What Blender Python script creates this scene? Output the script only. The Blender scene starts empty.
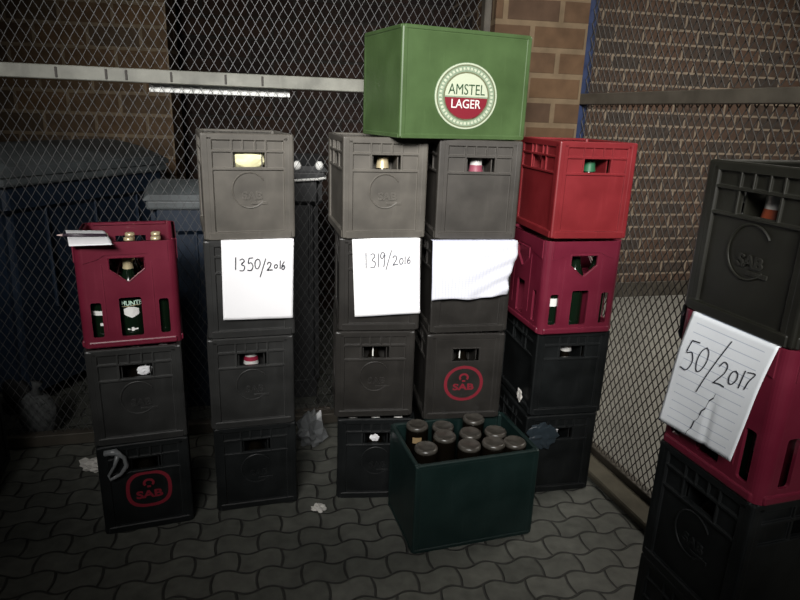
import bpy, bmesh, math, random
from mathutils import Vector, Matrix, noise
R = math.radians
sc = bpy.context.scene
col = sc.collection
random.seed(7)

# ------------------------------------------------------------------ materials
def new_mat(name):
    m = bpy.data.materials.new(name); m.use_nodes = True
    nt = m.node_tree; b = nt.nodes['Principled BSDF']
    return m, nt, b

def plain(name, c, rough=.5, metal=0, spec=.5, trans=0, ior=1.45):
    m, nt, b = new_mat(name)
    b.inputs['Base Color'].default_value = (*c, 1); b.inputs['Roughness'].default_value = rough
    b.inputs['Metallic'].default_value = metal; b.inputs['Specular IOR Level'].default_value = spec
    b.inputs['Transmission Weight'].default_value = trans; b.inputs['IOR'].default_value = ior
    return m

def worn(name, c, rough=.45, amount=.35, scale=9, spec=.5, scuff=None, edge=0):
    """moulded plastic / paint: blotchy wear, thin scuffs and a faint bump"""
    m, nt, b = new_mat(name); N = nt.nodes.new; L = nt.links.new
    tc = N('ShaderNodeTexCoord')
    n1 = N('ShaderNodeTexNoise'); n1.inputs['Scale'].default_value = scale; n1.inputs['Detail'].default_value = 6
    n2 = N('ShaderNodeTexNoise'); n2.inputs['Scale'].default_value = 60; n2.inputs['Detail'].default_value = 4
    mp = N('ShaderNodeMapping'); mp.inputs['Scale'].default_value = (1, 1, .12)
    L(tc.outputs['Object'], n1.inputs['Vector']); L(tc.outputs['Object'], mp.inputs['Vector']); L(mp.outputs['Vector'], n2.inputs['Vector'])
    r1 = N('ShaderNodeValToRGB'); r1.color_ramp.elements[0].position = .3; r1.color_ramp.elements[1].position = .75
    d = tuple(x * (1 - amount) for x in c); u = scuff or tuple(min(1, x * (1 + amount) + .006) for x in c)
    r1.color_ramp.elements[0].color = (*d, 1); r1.color_ramp.elements[1].color = (*u, 1)
    r2 = N('ShaderNodeValToRGB'); r2.color_ramp.elements[0].position = .62; r2.color_ramp.elements[1].position = .8
    mx = N('ShaderNodeMixRGB'); mx.inputs['Color2'].default_value = (*tuple(min(1, x * 1.25 + .012) for x in c), 1)
    ml = N('ShaderNodeMath'); ml.operation = 'MULTIPLY'; ml.inputs[1].default_value = .5
    L(n1.outputs['Fac'], r1.inputs['Fac']); L(n2.outputs['Fac'], r2.inputs['Fac']); L(r2.outputs['Color'], ml.inputs[0])
    L(ml.outputs[0], mx.inputs['Fac']); L(r1.outputs['Color'], mx.inputs['Color1'])
    if edge:                                                    # rubbed, paler edges
        bv = N('ShaderNodeBevel'); bv.samples = 4; bv.inputs['Radius'].default_value = .005
        ge = N('ShaderNodeNewGeometry'); dt = N('ShaderNodeVectorMath'); dt.operation = 'DOT_PRODUCT'
        L(bv.outputs[0], dt.inputs[0]); L(ge.outputs['Normal'], dt.inputs[1])
        r3 = N('ShaderNodeValToRGB'); r3.color_ramp.elements[0].position = .80; r3.color_ramp.elements[1].position = .98
        r3.color_ramp.elements[0].color = (edge, edge, edge, 1); r3.color_ramp.elements[1].color = (0, 0, 0, 1)
        L(dt.outputs['Value'], r3.inputs['Fac'])
        m2 = N('ShaderNodeMixRGB'); m2.inputs['Color2'].default_value = (*tuple(min(1, x * 1.7 + .026) for x in c), 1)
        L(r3.outputs['Color'], m2.inputs['Fac']); L(mx.outputs['Color'], m2.inputs['Color1']); L(m2.outputs['Color'], b.inputs['Base Color'])
    else: L(mx.outputs['Color'], b.inputs['Base Color'])
    bp = N('ShaderNodeBump'); bp.inputs['Strength'].default_value = .06; bp.inputs['Distance'].default_value = .004
    L(n2.outputs['Fac'], bp.inputs['Height']); L(bp.outputs['Normal'], b.inputs['Normal'])
    b.inputs['Roughness'].default_value = rough; b.inputs['Specular IOR Level'].default_value = spec
    return m

def brick(name, c1, c2, mortar, bw, bh, ms, rough=.9):
    m, nt, b = new_mat(name); N = nt.nodes.new; L = nt.links.new
    tc = N('ShaderNodeTexCoord'); sp = N('ShaderNodeSeparateXYZ'); cb = N('ShaderNodeCombineXYZ')
    ad = N('ShaderNodeMath'); ad.operation = 'ADD'
    L(tc.outputs['Object'], sp.inputs[0]); L(sp.outputs['X'], ad.inputs[0]); L(sp.outputs['Y'], ad.inputs[1])
    L(ad.outputs[0], cb.inputs['X']); L(sp.outputs['Z'], cb.inputs['Y'])
    br = N('ShaderNodeTexBrick'); br.inputs['Scale'].default_value = 1
    br.inputs['Brick Width'].default_value = bw; br.inputs['Row Height'].default_value = bh
    br.inputs['Mortar Size'].default_value = ms; br.inputs['Mortar Smooth'].default_value = .2
    br.inputs['Color1'].default_value = (*c1, 1); br.inputs['Color2'].default_value = (*c2, 1); br.inputs['Mortar'].default_value = (*mortar, 1)
    L(cb.outputs[0], br.inputs['Vector'])
    n = N('ShaderNodeTexNoise'); n.inputs['Scale'].default_value = 14; n.inputs['Detail'].default_value = 8
    L(tc.outputs['Object'], n.inputs['Vector'])
    mx = N('ShaderNodeMixRGB'); mx.blend_type = 'OVERLAY'; mx.inputs['Fac'].default_value = .55
    L(br.outputs['Color'], mx.inputs['Color1']); L(n.outputs['Fac'], mx.inputs['Color2']); L(mx.outputs['Color'], b.inputs['Base Color'])
    iv = N('ShaderNodeMath'); iv.operation = 'SUBTRACT'; iv.inputs[0].default_value = 1; L(br.outputs['Fac'], iv.inputs[1])
    bp = N('ShaderNodeBump'); bp.inputs['Strength'].default_value = .5; bp.inputs['Distance'].default_value = .01
    L(iv.outputs[0], bp.inputs['Height']); L(bp.outputs['Normal'], b.inputs['Normal'])
    b.inputs['Roughness'].default_value = rough; b.inputs['Specular IOR Level'].default_value = .15
    return m

def paving(name):
    m, nt, b = new_mat(name); N = nt.nodes.new; L = nt.links.new
    tc = N('ShaderNodeTexCoord'); mp = N('ShaderNodeMapping'); mp.inputs['Rotation'].default_value = (0, 0, R(-12))
    L(tc.outputs['Object'], mp.inputs['Vector'])
    sp = N('ShaderNodeSeparateXYZ'); L(mp.outputs[0], sp.inputs[0])
    def mth(op, a, bb=None):
        k = N('ShaderNodeMath'); k.operation = op
        for i, v in enumerate((a, bb)):
            if v is None: continue
            if isinstance(v, (int, float)): k.inputs[i].default_value = v
            else: L(v, k.inputs[i])
        return k.outputs[0]
    wy = mth('MULTIPLY', mth('SINE', mth('MULTIPLY', sp.outputs['X'], 2 * math.pi / .14)), .011)
    wx = mth('MULTIPLY', mth('SINE', mth('MULTIPLY', sp.outputs['Y'], 2 * math.pi / .18)), .007)
    cb = N('ShaderNodeCombineXYZ')
    L(mth('ADD', sp.outputs['X'], wx), cb.inputs['X']); L(mth('ADD', sp.outputs['Y'], wy), cb.inputs['Y'])
    br = N('ShaderNodeTexBrick'); br.inputs['Scale'].default_value = 1
    br.inputs['Brick Width'].default_value = .14; br.inputs['Row Height'].default_value = .09
    br.inputs['Mortar Size'].default_value = .005; br.inputs['Mortar Smooth'].default_value = .6
    br.inputs['Color1'].default_value = (.080, .083, .072, 1); br.inputs['Color2'].default_value = (.106, .108, .094, 1); br.inputs['Mortar'].default_value = (.035, .035, .032, 1)
    L(cb.outputs[0], br.inputs['Vector'])
    n = N('ShaderNodeTexNoise'); n.inputs['Scale'].default_value = 22; n.inputs['Detail'].default_value = 8; L(tc.outputs['Object'], n.inputs['Vector'])
    mx = N('ShaderNodeMixRGB'); mx.blend_type = 'OVERLAY'; mx.inputs['Fac'].default_value = .6
    L(br.outputs['Color'], mx.inputs['Color1']); L(n.outputs['Fac'], mx.inputs['Color2']); L(mx.outputs[0], b.inputs['Base Color'])
    hh = mth('ADD', mth('MULTIPLY', br.outputs['Fac'], -1.0), mth('MULTIPLY', n.outputs['Fac'], .25))
    bp = N('ShaderNodeBump'); bp.inputs['Strength'].default_value = .9; bp.inputs['Distance'].default_value = .012
    L(hh, bp.inputs['Height']); L(bp.outputs['Normal'], b.inputs['Normal'])
    b.inputs['Roughness'].default_value = .6; b.inputs['Specular IOR Level'].default_value = .4
    return m

def ruled(name, n_lines, squared=0, line=(.55, .60, .68), base=(.83, .84, .86), margin=.12):
    m, nt, b = new_mat(name); N = nt.nodes.new; L = nt.links.new
    uv = N('ShaderNodeUVMap'); sp = N('ShaderNodeSeparateXYZ'); L(uv.outputs[0], sp.inputs[0])
    def mth(op, a, bb=None):
        k = N('ShaderNodeMath'); k.operation = op
        for i, v in enumerate((a, bb)):
            if v is None: continue
            if isinstance(v, (int, float)): k.inputs[i].default_value = v
            else: L(v, k.inputs[i])
        return k.outputs[0]
    f = mth('LESS_THAN', mth('FRACT', mth('MULTIPLY', sp.outputs['Y'], n_lines)), .09)
    if squared:
        g = mth('LESS_THAN', mth('FRACT', mth('MULTIPLY', sp.outputs['X'], squared)), .12)
        f = mth('MAXIMUM', f, g)
    else:
        f = mth('MULTIPLY', f, mth('MULTIPLY', mth('GREATER_THAN', sp.outputs['X'], margin), mth('LESS_THAN', sp.outputs['X'], 1 - margin)))
    mx = N('ShaderNodeMixRGB'); mx.inputs['Color1'].default_value = (*base, 1); mx.inputs['Color2'].default_value = (*line, 1)
    L(f, mx.inputs['Fac']); L(mx.outputs[0], b.inputs['Base Color'])
    b.inputs['Roughness'].default_value = .8; b.inputs['Specular IOR Level'].default_value = .2
    return m

M = {}
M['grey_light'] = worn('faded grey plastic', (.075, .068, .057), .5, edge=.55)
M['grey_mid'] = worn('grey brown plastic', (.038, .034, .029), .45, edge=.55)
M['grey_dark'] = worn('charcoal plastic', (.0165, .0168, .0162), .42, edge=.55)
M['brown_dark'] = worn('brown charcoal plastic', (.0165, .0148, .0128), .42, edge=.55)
M['black'] = worn('shade-deepened black plastic', (.0042, .0054, .0058), .45, edge=.5, spec=.28)  # dark plastic, deepened in colour for the weak light on lower crates
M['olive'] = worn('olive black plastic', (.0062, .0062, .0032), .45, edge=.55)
M['red'] = worn('bright red plastic', (.165, .0095, .013), .42, .18, edge=.25)
M['crimson'] = worn('crimson plastic', (.125, .0085, .024), .36, .15, edge=.25)
M['green'] = worn('mid green plastic', (.046, .085, .026), .45, .2, edge=.3)
M['bottle_green_crate'] = worn('dark teal green plastic', (.0025, .0135, .0120), .42, .2, edge=.4)
M['red_print'] = plain('faded red print', (.18, .009, .020), .6)
M['cream_print'] = plain('cream print', (.44, .48, .36), .5)
M['pale_green_print'] = plain('pale silver green print', (.20, .26, .18), .45)
M['gold_print'] = plain('dull gold print', (.13, .14, .08), .45)
M['dark_green_print'] = plain('dark green print', (.02, .055, .022), .5)
M['maroon_print'] = plain('maroon print', (.17, .010, .020), .5)
M['white_print'] = plain('white print', (.62, .60, .58), .5)
M['brown_glass'] = plain('dark brown glass', (.004, .003, .002), .1, 0, .5)
M['green_glass'] = plain('dark green glass', (.004, .010, .005), .1, 0, .5)
M['dusty_glass'] = worn('dusty bottle base glass', (.055, .050, .042), .28, .4, 40)
M['cap_silver'] = plain('silver cap', (.70, .69, .66), .3, .35)
M['cap_gold'] = plain('gold foil', (.62, .52, .32), .3, .45)
M['foil_red'] = plain('red foil', (.30, .02, .05), .35, .3)
M['label_white'] = plain('white label', (.75, .75, .72), .5)
M['label_orange'] = plain('orange label', (.24, .05, .02), .5)
M['glint_green'] = plain('painted green glint', (.02, .11, .05), .5)  # stands for a green glint, put into the neck's colour
M['label_pink'] = plain('pink label', (.24, .06, .09), .5)
M['paper'] = ruled('ruled white paper', 9, base=(.86, .86, .87), line=(.70, .73, .78))
M['paper_sq'] = ruled('squared white paper', 26, 24, line=(.52, .54, .66), base=(.64, .65, .70))
M['paper_blue'] = ruled('ruled bluish paper', 13, line=(.52, .57, .66), base=(.84, .88, .92), margin=.1)
M['paper_plain'] = plain('plain white paper', (.80, .80, .82), .8, 0, .2)
M['paper_cream'] = worn('cream crumpled paper', (.78, .74, .44), .7, .12, 30)
M['ink'] = plain('black pen ink', (.02, .02, .03), .6)
M['ink_grey'] = plain('pencil grey ink', (.10, .10, .12), .6)
M['pen_dark'] = plain('dark pen plastic', (.03, .02, .03), .3)
M['pen_pale'] = plain('pale pen tip', (.6, .45, .42), .4)
M['clear_wrap'] = plain('cloudy clear plastic wrap', (.20, .21, .215), .3, 0, .6, .3)
M['blue_wrap'] = plain('cloudy bluish plastic wrap', (.028, .040, .050), .3, 0, .6, .3)
M['white_scrap'] = plain('white litter', (.62, .60, .56), .8)
M['black_bag'] = plain('black bag plastic', (.008, .009, .013), .35)
M['steel_grey'] = worn('grey green painted steel', (.20, .20, .17), .55, .3, 12)
M['steel_dark'] = worn('dark brown painted steel', (.060, .052, .040), .5, .3, 12)
M['steel_blue'] = worn('blue painted steel', (.010, .020, .060), .5, .3, 12)
M['wire_pale'] = plain('dull galvanised wire', (.075, .075, .075), .5, .3)
M['wire_dark'] = plain('backlit dark wire', (.045, .040, .035), .6, .2)  # backlit look of the right mesh put into the colour
M['bin_blue'] = worn('faded blue bin plastic', (.008, .018, .036), .5, .25, 6)
M['bin_lid'] = worn('faded grey blue lid plastic', (.095, .108, .112), .55, .25, 8)
M['bin_grey'] = worn('dark grey bin plastic', (.020, .021, .022), .5, .25, 6)
M['rubber'] = plain('black rubber', (.01, .01, .01), .7)
M['sack'] = worn('grey woven sack', (.07, .075, .075), .85, .3, 30)
M['white_board'] = plain('white painted board', (.80, .81, .78), .6)
M['wood'] = worn('weathered wood', (.09, .075, .06), .8, .3, 30)
M['brick_left'] = brick('brown brick', (.150, .092, .050), (.100, .072, .048), (.23, .175, .115), .30, .124, .011)
M['brick_back'] = brick('brown brick beyond the mesh', (.090, .056, .040), (.052, .042, .036), (.23, .185, .14), .235, .10, .009)
M['brick_pillar'] = brick('brown pillar brick', (.085, .050, .027), (.060, .037, .024), (.125, .090, .055), .24, .10, .012)
M['dark_wall'] = brick('shade darkened brick', (.030, .018, .013), (.016, .012, .011), (.022, .019, .016), .30, .124, .011)  # recess brick darkened in colour to stand for missing light
M['paving'] = paving('interlocking paving')
M['concrete'] = worn('pale concrete ground', (.185, .18, .16), .85, .18, 5)
M['kerb'] = worn('concrete kerb', (.085, .075, .052), .85, .3, 10)
M['ceiling'] = plain('grey ceiling', (.16, .16, .15), .9)

# ------------------------------------------------------------------ helpers
def link(name, mesh, parent=None, loc=(0, 0, 0), rot=(0, 0, 0)):
    o = bpy.data.objects.new(name, mesh); col.objects.link(o)
    o.parent = parent; o.location = loc; o.rotation_euler = rot
    return o

def mesh_of(bm, name, mat, smooth=False):
    me = bpy.data.meshes.new(name); bm.normal_update(); bm.to_mesh(me); bm.free()
    for m in (mat if isinstance(mat, (list, tuple)) else [mat]): me.materials.append(m)
    if smooth:
        for p in me.polygons: p.use_smooth = True
    return me

def part(name, bm, mat, parent, smooth=False, loc=(0, 0, 0), rot=(0, 0, 0), label=None):
    o = link(name, mesh_of(bm, name, mat, smooth), parent, loc, rot)
    if label: o['label'] = label
    return o

def thing(name, label, cat, loc=(0, 0, 0), rz=0, group=None, rot=None):
    o = bpy.data.objects.new(name, None); col.objects.link(o); o.empty_display_size = .1
    o.location = loc; o.rotation_euler = rot or (0, 0, rz)
    o['label'] = label; o['category'] = cat
    if group: o['group'] = group
    return o

def tag(o, label, cat, group=None):
    o['label'] = label; o['category'] = cat
    if group: o['group'] = group
    return o

def structure(name, bm, mat, loc=(0, 0, 0), rz=0):
    o = link(name, mesh_of(bm, name, mat), None, loc, (0, 0, rz)); o['kind'] = 'structure'
    return o

def copy_tree(o, parent=None):
    c = o.copy(); col.objects.link(c); c.parent = parent
    for ch in list(o.children): copy_tree(ch, c)
    return c

def bx(bm, x0, x1, y0, y1, z0, z1, bev=0, seg=1):
    vs = [bm.verts.new((x, y, z)) for x in (x0, x1) for y in (y0, y1) for z in (z0, z1)]
    fs = [bm.faces.new([vs[i] for i in q]) for q in ((0, 1, 3, 2), (4, 6, 7, 5), (0, 4, 5, 1), (2, 3, 7, 6), (0, 2, 6, 4), (1, 5, 7, 3))]
    if bev:
        es = list({e for f in fs for e in f.edges})
        bmesh.ops.bevel(bm, geom=es, offset=bev, segments=seg, affect='EDGES', profile=.5)

def tube(bm, pts, r, n=8, closed=False):
    pts = [Vector(p) for p in pts]; rings = []
    rr = r if isinstance(r, (list, tuple)) else [r] * len(pts)
    up = None
    for i, p in enumerate(pts):
        t = (pts[min(i + 1, len(pts) - 1)] - pts[max(i - 1, 0)])
        if t.length < 1e-9: t = Vector((0, 0, 1))
        t.normalize()
        if up is None: up = t.orthogonal().normalized()
        up = (up - t * up.dot(t)); up = up.normalized() if up.length > 1e-6 else t.orthogonal().normalized()
        sd = t.cross(up)
        rings.append([bm.verts.new(p + (up * math.cos(2 * math.pi * k / n) + sd * math.sin(2 * math.pi * k / n)) * rr[i]) for k in range(n)])
    for a, b in zip(rings, rings[1:]):
        for k in range(n): bm.faces.new((a[k], a[(k + 1) % n], b[(k + 1) % n], b[k]))
    bm.faces.new(rings[0][::-1]); bm.faces.new(rings[-1])

def lathe(bm, prof, n=20, z0=0, cap=True):
    rings = [[bm.verts.new((r * math.cos(2 * math.pi * k / n), r * math.sin(2 * math.pi * k / n), z + z0)) for k in range(n)] for r, z in prof]
    for a, b in zip(rings, rings[1:]):
        for k in range(n): bm.faces.new((a[k], a[(k + 1) % n], b[(k + 1) % n], b[k]))
    if cap:
        bm.faces.new(rings[0][::-1]); bm.faces.new(rings[-1])

def prism(bm, outline, y0, y1, holes=()):
    """outline in (x, z) with holes, extruded from y0 to y1"""
    es = []
    for lp in (outline,) + tuple(holes):
        vs = [bm.verts.new((x, y0, z)) for x, z in lp]
        es += [bm.edges.new((vs[i], vs[(i + 1) % len(vs)])) for i in range(len(vs))]
    g = bmesh.ops.triangle_fill(bm, use_beauty=True, use_dissolve=False, edges=es)
    fs = [f for f in g['geom'] if isinstance(f, bmesh.types.BMFace)]
    e = bmesh.ops.extrude_face_region(bm, geom=fs)
    bmesh.ops.translate(bm, vec=(0, y1 - y0, 0), verts=[v for v in e['geom'] if isinstance(v, bmesh.types.BMVert)])
    bmesh.ops.recalc_face_normals(bm, faces=bm.faces)

def ellipse(cx, cz, a, b, n=40, p=2.0):
    out = []
    for k in range(n):
        t = 2 * math.pi * k / n; c, s = math.cos(t), math.sin(t)
        out.append((cx + a * math.copysign(abs(c) ** (2 / p), c), cz + b * math.copysign(abs(s) ** (2 / p), s)))
    return out

def text_bm(txt, width, height, depth, bold=0.0):
    """text as solid letters in the x-z plane, centred on the origin, front at y=-depth"""
    cu = bpy.data.curves.new('letters', 'FONT'); cu.body = txt; cu.extrude = .02; cu.offset = bold; cu.resolution_u = 4
    ob = bpy.data.objects.new('letters', cu); col.objects.link(ob)
    dg = bpy.context.evaluated_depsgraph_get(); dg.update()
    me = bpy.data.meshes.new_from_object(ob.evaluated_get(dg)); bpy.data.objects.remove(ob)
    bm = bmesh.new(); bm.from_mesh(me); bpy.data.meshes.remove(me); bpy.data.curves.remove(cu)
    xs = [v.co.x for v in bm.verts]; ys = [v.co.y for v in bm.verts]; zs = [v.co.z for v in bm.verts]
    x0, x1, y0, y1, z0, z1 = min(xs), max(xs), min(ys), max(ys), min(zs), max(zs)
    for v in bm.verts:
        x, y, z = v.co
        v.co = ((x - (x0 + x1) / 2) / (x1 - x0) * width, -(z - z0) / (z1 - z0) * depth, (y - (y0 + y1) / 2) / (y1 - y0) * height)
    return bm

def shift(bm, v):
    bmesh.ops.translate(bm, vec=v, verts=bm.verts); return bm

def merge(a, b):
    me = bpy.data.meshes.new('t'); b.to_mesh(me); b.free(); a.from_mesh(me); bpy.data.meshes.remove(me); return a

def crumple(bm, c, rad, seed, amp=.35, freq=2.2, sub=3):
    g = bmesh.ops.create_icosphere(bm, subdivisions=sub, radius=1)
    for v in g['verts']:
        p = v.co.copy(); k = noise.noise(p * freq + Vector((seed, seed * .7, 1.3))) + .5 * abs(noise.noise(p * freq * 2.6 + Vector((seed, 3, 0))))
        p *= 1 + amp * k * 1.6
        v.co = Vector(c) + Vector((p.x * rad[0], p.y * rad[1], p.z * rad[2]))

# ------------------------------------------------------------------ camera
FPX = 618.05; PITCH = .293425; ROLL = .035932; CAMZ = 1.42818
cd = bpy.data.cameras.new('camera'); cam = bpy.data.objects.new('camera', cd); col.objects.link(cam)
cd.sensor_width = 36; cd.lens = FPX / 800 * 36; cd.clip_start = .05
fw = Vector((0, math.cos(PITCH), -math.sin(PITCH))); r0 = Vector((1, 0, 0)); u0 = Vector((0, math.sin(PITCH), math.cos(PITCH)))
rt = r0 * math.cos(ROLL) + u0 * math.sin(ROLL); up = u0 * math.cos(ROLL) - r0 * math.sin(ROLL)
mw = Matrix((rt, up, -fw)).transposed().to_4x4(); mw.translation = (0, 0, CAMZ); cam.matrix_world = mw
sc.camera = cam

# ------------------------------------------------------------------ setting
FO = Vector((-1.666, 2.33, 0)); FA = R(14); FX = Vector((math.cos(FA), math.sin(FA), 0)); FN = Vector((-math.sin(FA), math.cos(FA), 0))
RO = Vector((.886, 2.421, 0)); RA = R(-72.47); RX = Vector((math.cos(RA), math.sin(RA), 0)); RN = Vector((-math.sin(RA), math.cos(RA), 0))

b = bmesh.new(); bx(b, -4.5, 4.5, -3.2, 6.0, -.1, 0); structure('floor', b, M['paving'])
b = bmesh.new(); bx(b, -3.2, 3.0, .05, 4.6, -.05, .004); structure('floor_outside', b, M['concrete'], RO, RA)
b = bmesh.new(); bx(b, -4.5, 4.5, -3.2, 6.0, 3.0, 3.1); structure('ceiling', b, M['ceiling'])
# brown brick wall behind the left part of the mesh
b = bmesh.new(); bx(b, -3.2, 0, 0, .22, 0, 3.0); structure('wall_left_back', b, M['brick_left'], (-1.42, 3.90, 0), R(5))
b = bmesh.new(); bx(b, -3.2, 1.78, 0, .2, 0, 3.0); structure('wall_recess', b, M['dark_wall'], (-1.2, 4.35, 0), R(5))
# brick pillar at the corner of the cage, added light-blocking wall running back from it, and the far wall beyond the right mesh
b = bmesh.new(); bx(b, -.40, 0, 0, .30, 0, 3.0); structure('brick_pillar', b, M['brick_pillar'], (.742, 2.800, 0), R(9))
b = bmesh.new(); bx(b, -.2, 0, .30, 2.4, 0, 3.0); structure('wall_light_block', b, M['brick_back'], (.742, 2.800, 0), R(9))  # wall added to keep the yard light out of the recess
b = bmesh.new(); bx(b, -2.2, 3.2, 0, .22, 0, 3.0); structure('wall_back', b, M['brick_back'], (1.865, 5.05, 0), R(14))
b = bmesh.new(); bx(b, -1.3, 3.2, -.02, 0, 0, .13, .004); structure('dark_band_back', b, M['steel_dark'], (1.865, 5.05, 0), R(14))  # dark band along the foot of the far wall
b = bmesh.new(); bx(b, -.42, 2.2, -.12, -.02, 0, .03, .006); structure('trim_kerb', b, M['kerb'], RO, RA)

def wire_mesh(L, z0, z1, w, h, r, lift=.0018, n=4):
    """diamond wire mesh in the local x-z plane: two families of straight strands crossing"""
    bm = bmesh.new(); H = z1 - z0; sl = h / w
    for s in (1, -1):
        k0 = -int(H / h) - 2; k1 = int(L / w) + int(H / h) + 2
        for k in range(k0, k1 + 1):
            x = k * w if s > 0 else k * w
            # z = z0 + s*sl*(X - x)
            if s > 0: xa, xb = max(0, x), min(L, x + H / sl); za, zb = z0 + sl * (xa - x), z0 + sl * (xb - x)
            else: xa, xb = max(0, x - H / sl), min(L, x); za, zb = z0 + sl * (x - xa), z0 + sl * (x - xb)
            if xb - xa < 1e-4: continue
            tube(bm, [(xa, s * lift, za), (xb, s * lift, zb)], r, n)
    return bm

# left mesh fence
fl = thing('mesh_fence', 'grey diamond wire mesh fence with steel rails behind the stacked crates', 'fence', FO, FA)
part('wire_mesh', wire_mesh(2.02 + .7, .05, 1.50, .036, .060, .0012), M['wire_pale'], fl, loc=(-.7, 0, 0))
part('wire_mesh', wire_mesh(2.02 + .7, 1.56, 2.5, .036, .060, .0012), M['wire_pale'], fl, loc=(-.7, 0, 0))
b = bmesh.new(); bx(b, -.7, 2.03, -.022, .022, 1.505, 1.555, .003); part('top_rail', b, M['steel_grey'], fl)
b = bmesh.new(); bx(b, -.7, 2.03, -.025, .025, .004, .055, .003); part('bottom_rail', b, M['steel_dark'], fl)
for x in (-.72, 2.05):
    b = bmesh.new(); bx(b, x - .02, x + .02, -.022, .022, 0, 2.55, .003); part('post', b, M['steel_dark'], fl)
for x in (.38, .55, .62, .78, .98, 1.12):
    b = bmesh.new(); bx(b, x - .004, x + .004, -.026, -.0215, 1.512, 1.548, .001); part('wire_tie', b, M['wire_dark'], fl)

# right mesh fence with the blue corner post
fr = thing('mesh_fence', 'dark diamond mesh fence panel with blue corner post, right of the red stack', 'fence', RO, RA)
part('wire_mesh', wire_mesh(2.35, .05, 1.49, .034, .055, .0021), M['wire_dark'], fr, loc=(-.41, 0, 0))
part('wire_mesh', wire_mesh(2.35, 1.54, 2.5, .034, .055, .0021), M['wire_dark'], fr, loc=(-.41, 0, 0))
b = bmesh.new(); bx(b, -.41, 1.95, -.022, .022, 1.49, 1.535, .003); part('top_rail', b, M['steel_dark'], fr)
b = bmesh.new(); bx(b, -.41, 1.95, -.02, .02, .004, .055, .003); part('bottom_rail', b, M['steel_dark'], fr)
b = bmesh.new(); bx(b, -.462, -.412, -.025, .025, 0, 2.6, .004); part('corner_post', b, M['steel_blue'], fr, label='blue painted corner post')
b = bmesh.new(); bx(b, 1.95, 1.99, -.022, .022, 0, 2.6, .004); part('post', b, M['steel_dark'], fr)

# white board fixed behind the left mesh, just under the rail
p = FO + FX * .96 + FN * .028
b = bmesh.new(); bx(b, -.27, .27, 0, .015, 1.474, 1.512, .002)
tag(link('white_board', mesh_of(b, 'white_board', M['white_board']), None, p, (0, 0, FA)), 'narrow white board showing through the mesh just under the left rail', 'board')

# ------------------------------------------------------------------ bottles
_lib = {}
def lib(key, fn):
    if key not in _lib: _lib[key] = fn()
    return _lib[key]
QPROF = [(.030, 0), (.038, .005), (.0385, .02), (.0385, .165), (.036, .185), (.027, .210), (.018, .235), (.0145, .262), (.0140, .292), (.0155, .296), (.0155, .302)]
def q_glass(mat):
    bm = bmesh.new(); lathe(bm, QPROF, 22); return mesh_of(bm, 'glass', mat, True)
def q_cap(mat):
    bm = bmesh.new(); lathe(bm, [(.0165, .296), (.0170, .298), (.0162, .306), (.012, .3085), (.004, .309)], 18); return mesh_of(bm, 'cap', mat, True)
def q_foil(mat, z0=.246, z1=.296, fat=0):
    bm = bmesh.new()
    rr = lambda z: .0185 - (z - .235) / (.262 - .235) * .0035 if z < .262 else .0150
    rr0 = rr; rr = lambda z: rr0(z) + fat
    lathe(bm, [(rr(z0 + (z1 - z0) * k / 6) + .0006, z0 + (z1 - z0) * k / 6) for k in range(7)], 18, cap=False); return mesh_of(bm, 'neck_foil', mat, True)
def q_label(mat, z0=.07, z1=.14, arc=150, r=.0392):
    bm = bmesh.new(); n = 14; vs = []
    for z in (z0, z1):
        vs.append([bm.verts.new((r * math.sin(R(-arc / 2 + arc * k / n)), -r * math.cos(R(-arc / 2 + arc * k / n)), z)) for k in range(n + 1)])
    for k in range(n): bm.faces.new((vs[0][k], vs[0][k + 1], vs[1][k + 1], vs[1][k]))
    return mesh_of(bm, 'body_label', mat, True)

def bottle(label, crate_o, u, v, z=.014, glass='brown_glass', cap='cap_silver', foil=None, foil_z=(.246, .296), band=None, band_z=(.246, .266), strip=None, lab=None, lab_z=(.07, .14), group=None, rz=0, cat='bottle', sc_=1, fat=0):
    w = crate_o.matrix_local @ Vector((u, v, z))
    t = thing('beer_bottle', label, cat, w, crate_o.rotation_euler.z + rz, group)
    t.scale = (1, 1, sc_)
    link('glass', lib(('g', glass), lambda: q_glass(M[glass])), t)
    link('cap', lib(('c', cap), lambda: q_cap(M[cap])), t)
    if foil: link('neck_foil', lib(('f', foil, foil_z, fat), lambda: q_foil(M[foil], *foil_z, fat)), t)
    if band: link('neck_label', lib(('f', band, band_z, fat + .0012), lambda: q_foil(M[band], *band_z, fat + .0012)), t)
    if strip: link('painted_neck_glint', lib(('s', strip), lambda: q_label(M['label_white'], .232, .285, 12, .0215)), t, rot=(0, 0, strip))  # white sliver painted on as the neck's light streak
    if lab: link('body_label', lib(('l', lab, lab_z), lambda: q_label(M[lab], *lab_z)), t)
    return t

# ------------------------------------------------------------------ crates
W, D, H = .29, .37, .338
FRAMES = lambda w, d: [  # (matrix taking panel coordinates (along, inward, up) to the crate, length)
    (Matrix.Translation((-w / 2, 0, 0)), w),
    (Matrix.Translation((w / 2, 0, 0)) @ Matrix.Rotation(R(90), 4, 'Z'), d),
    (Matrix.Translation((w / 2, d, 0)) @ Matrix.Rotation(R(180), 4, 'Z'), w),
    (Matrix.Translation((-w / 2, d, 0)) @ Matrix.Rotation(R(-90), 4, 'Z'), d)]

def add_panel(bm, mtx, build):
    t = bmesh.new(); build(t); bmesh.ops.transform(t, matrix=mtx, verts=t.verts); merge(bm, t)

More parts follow.
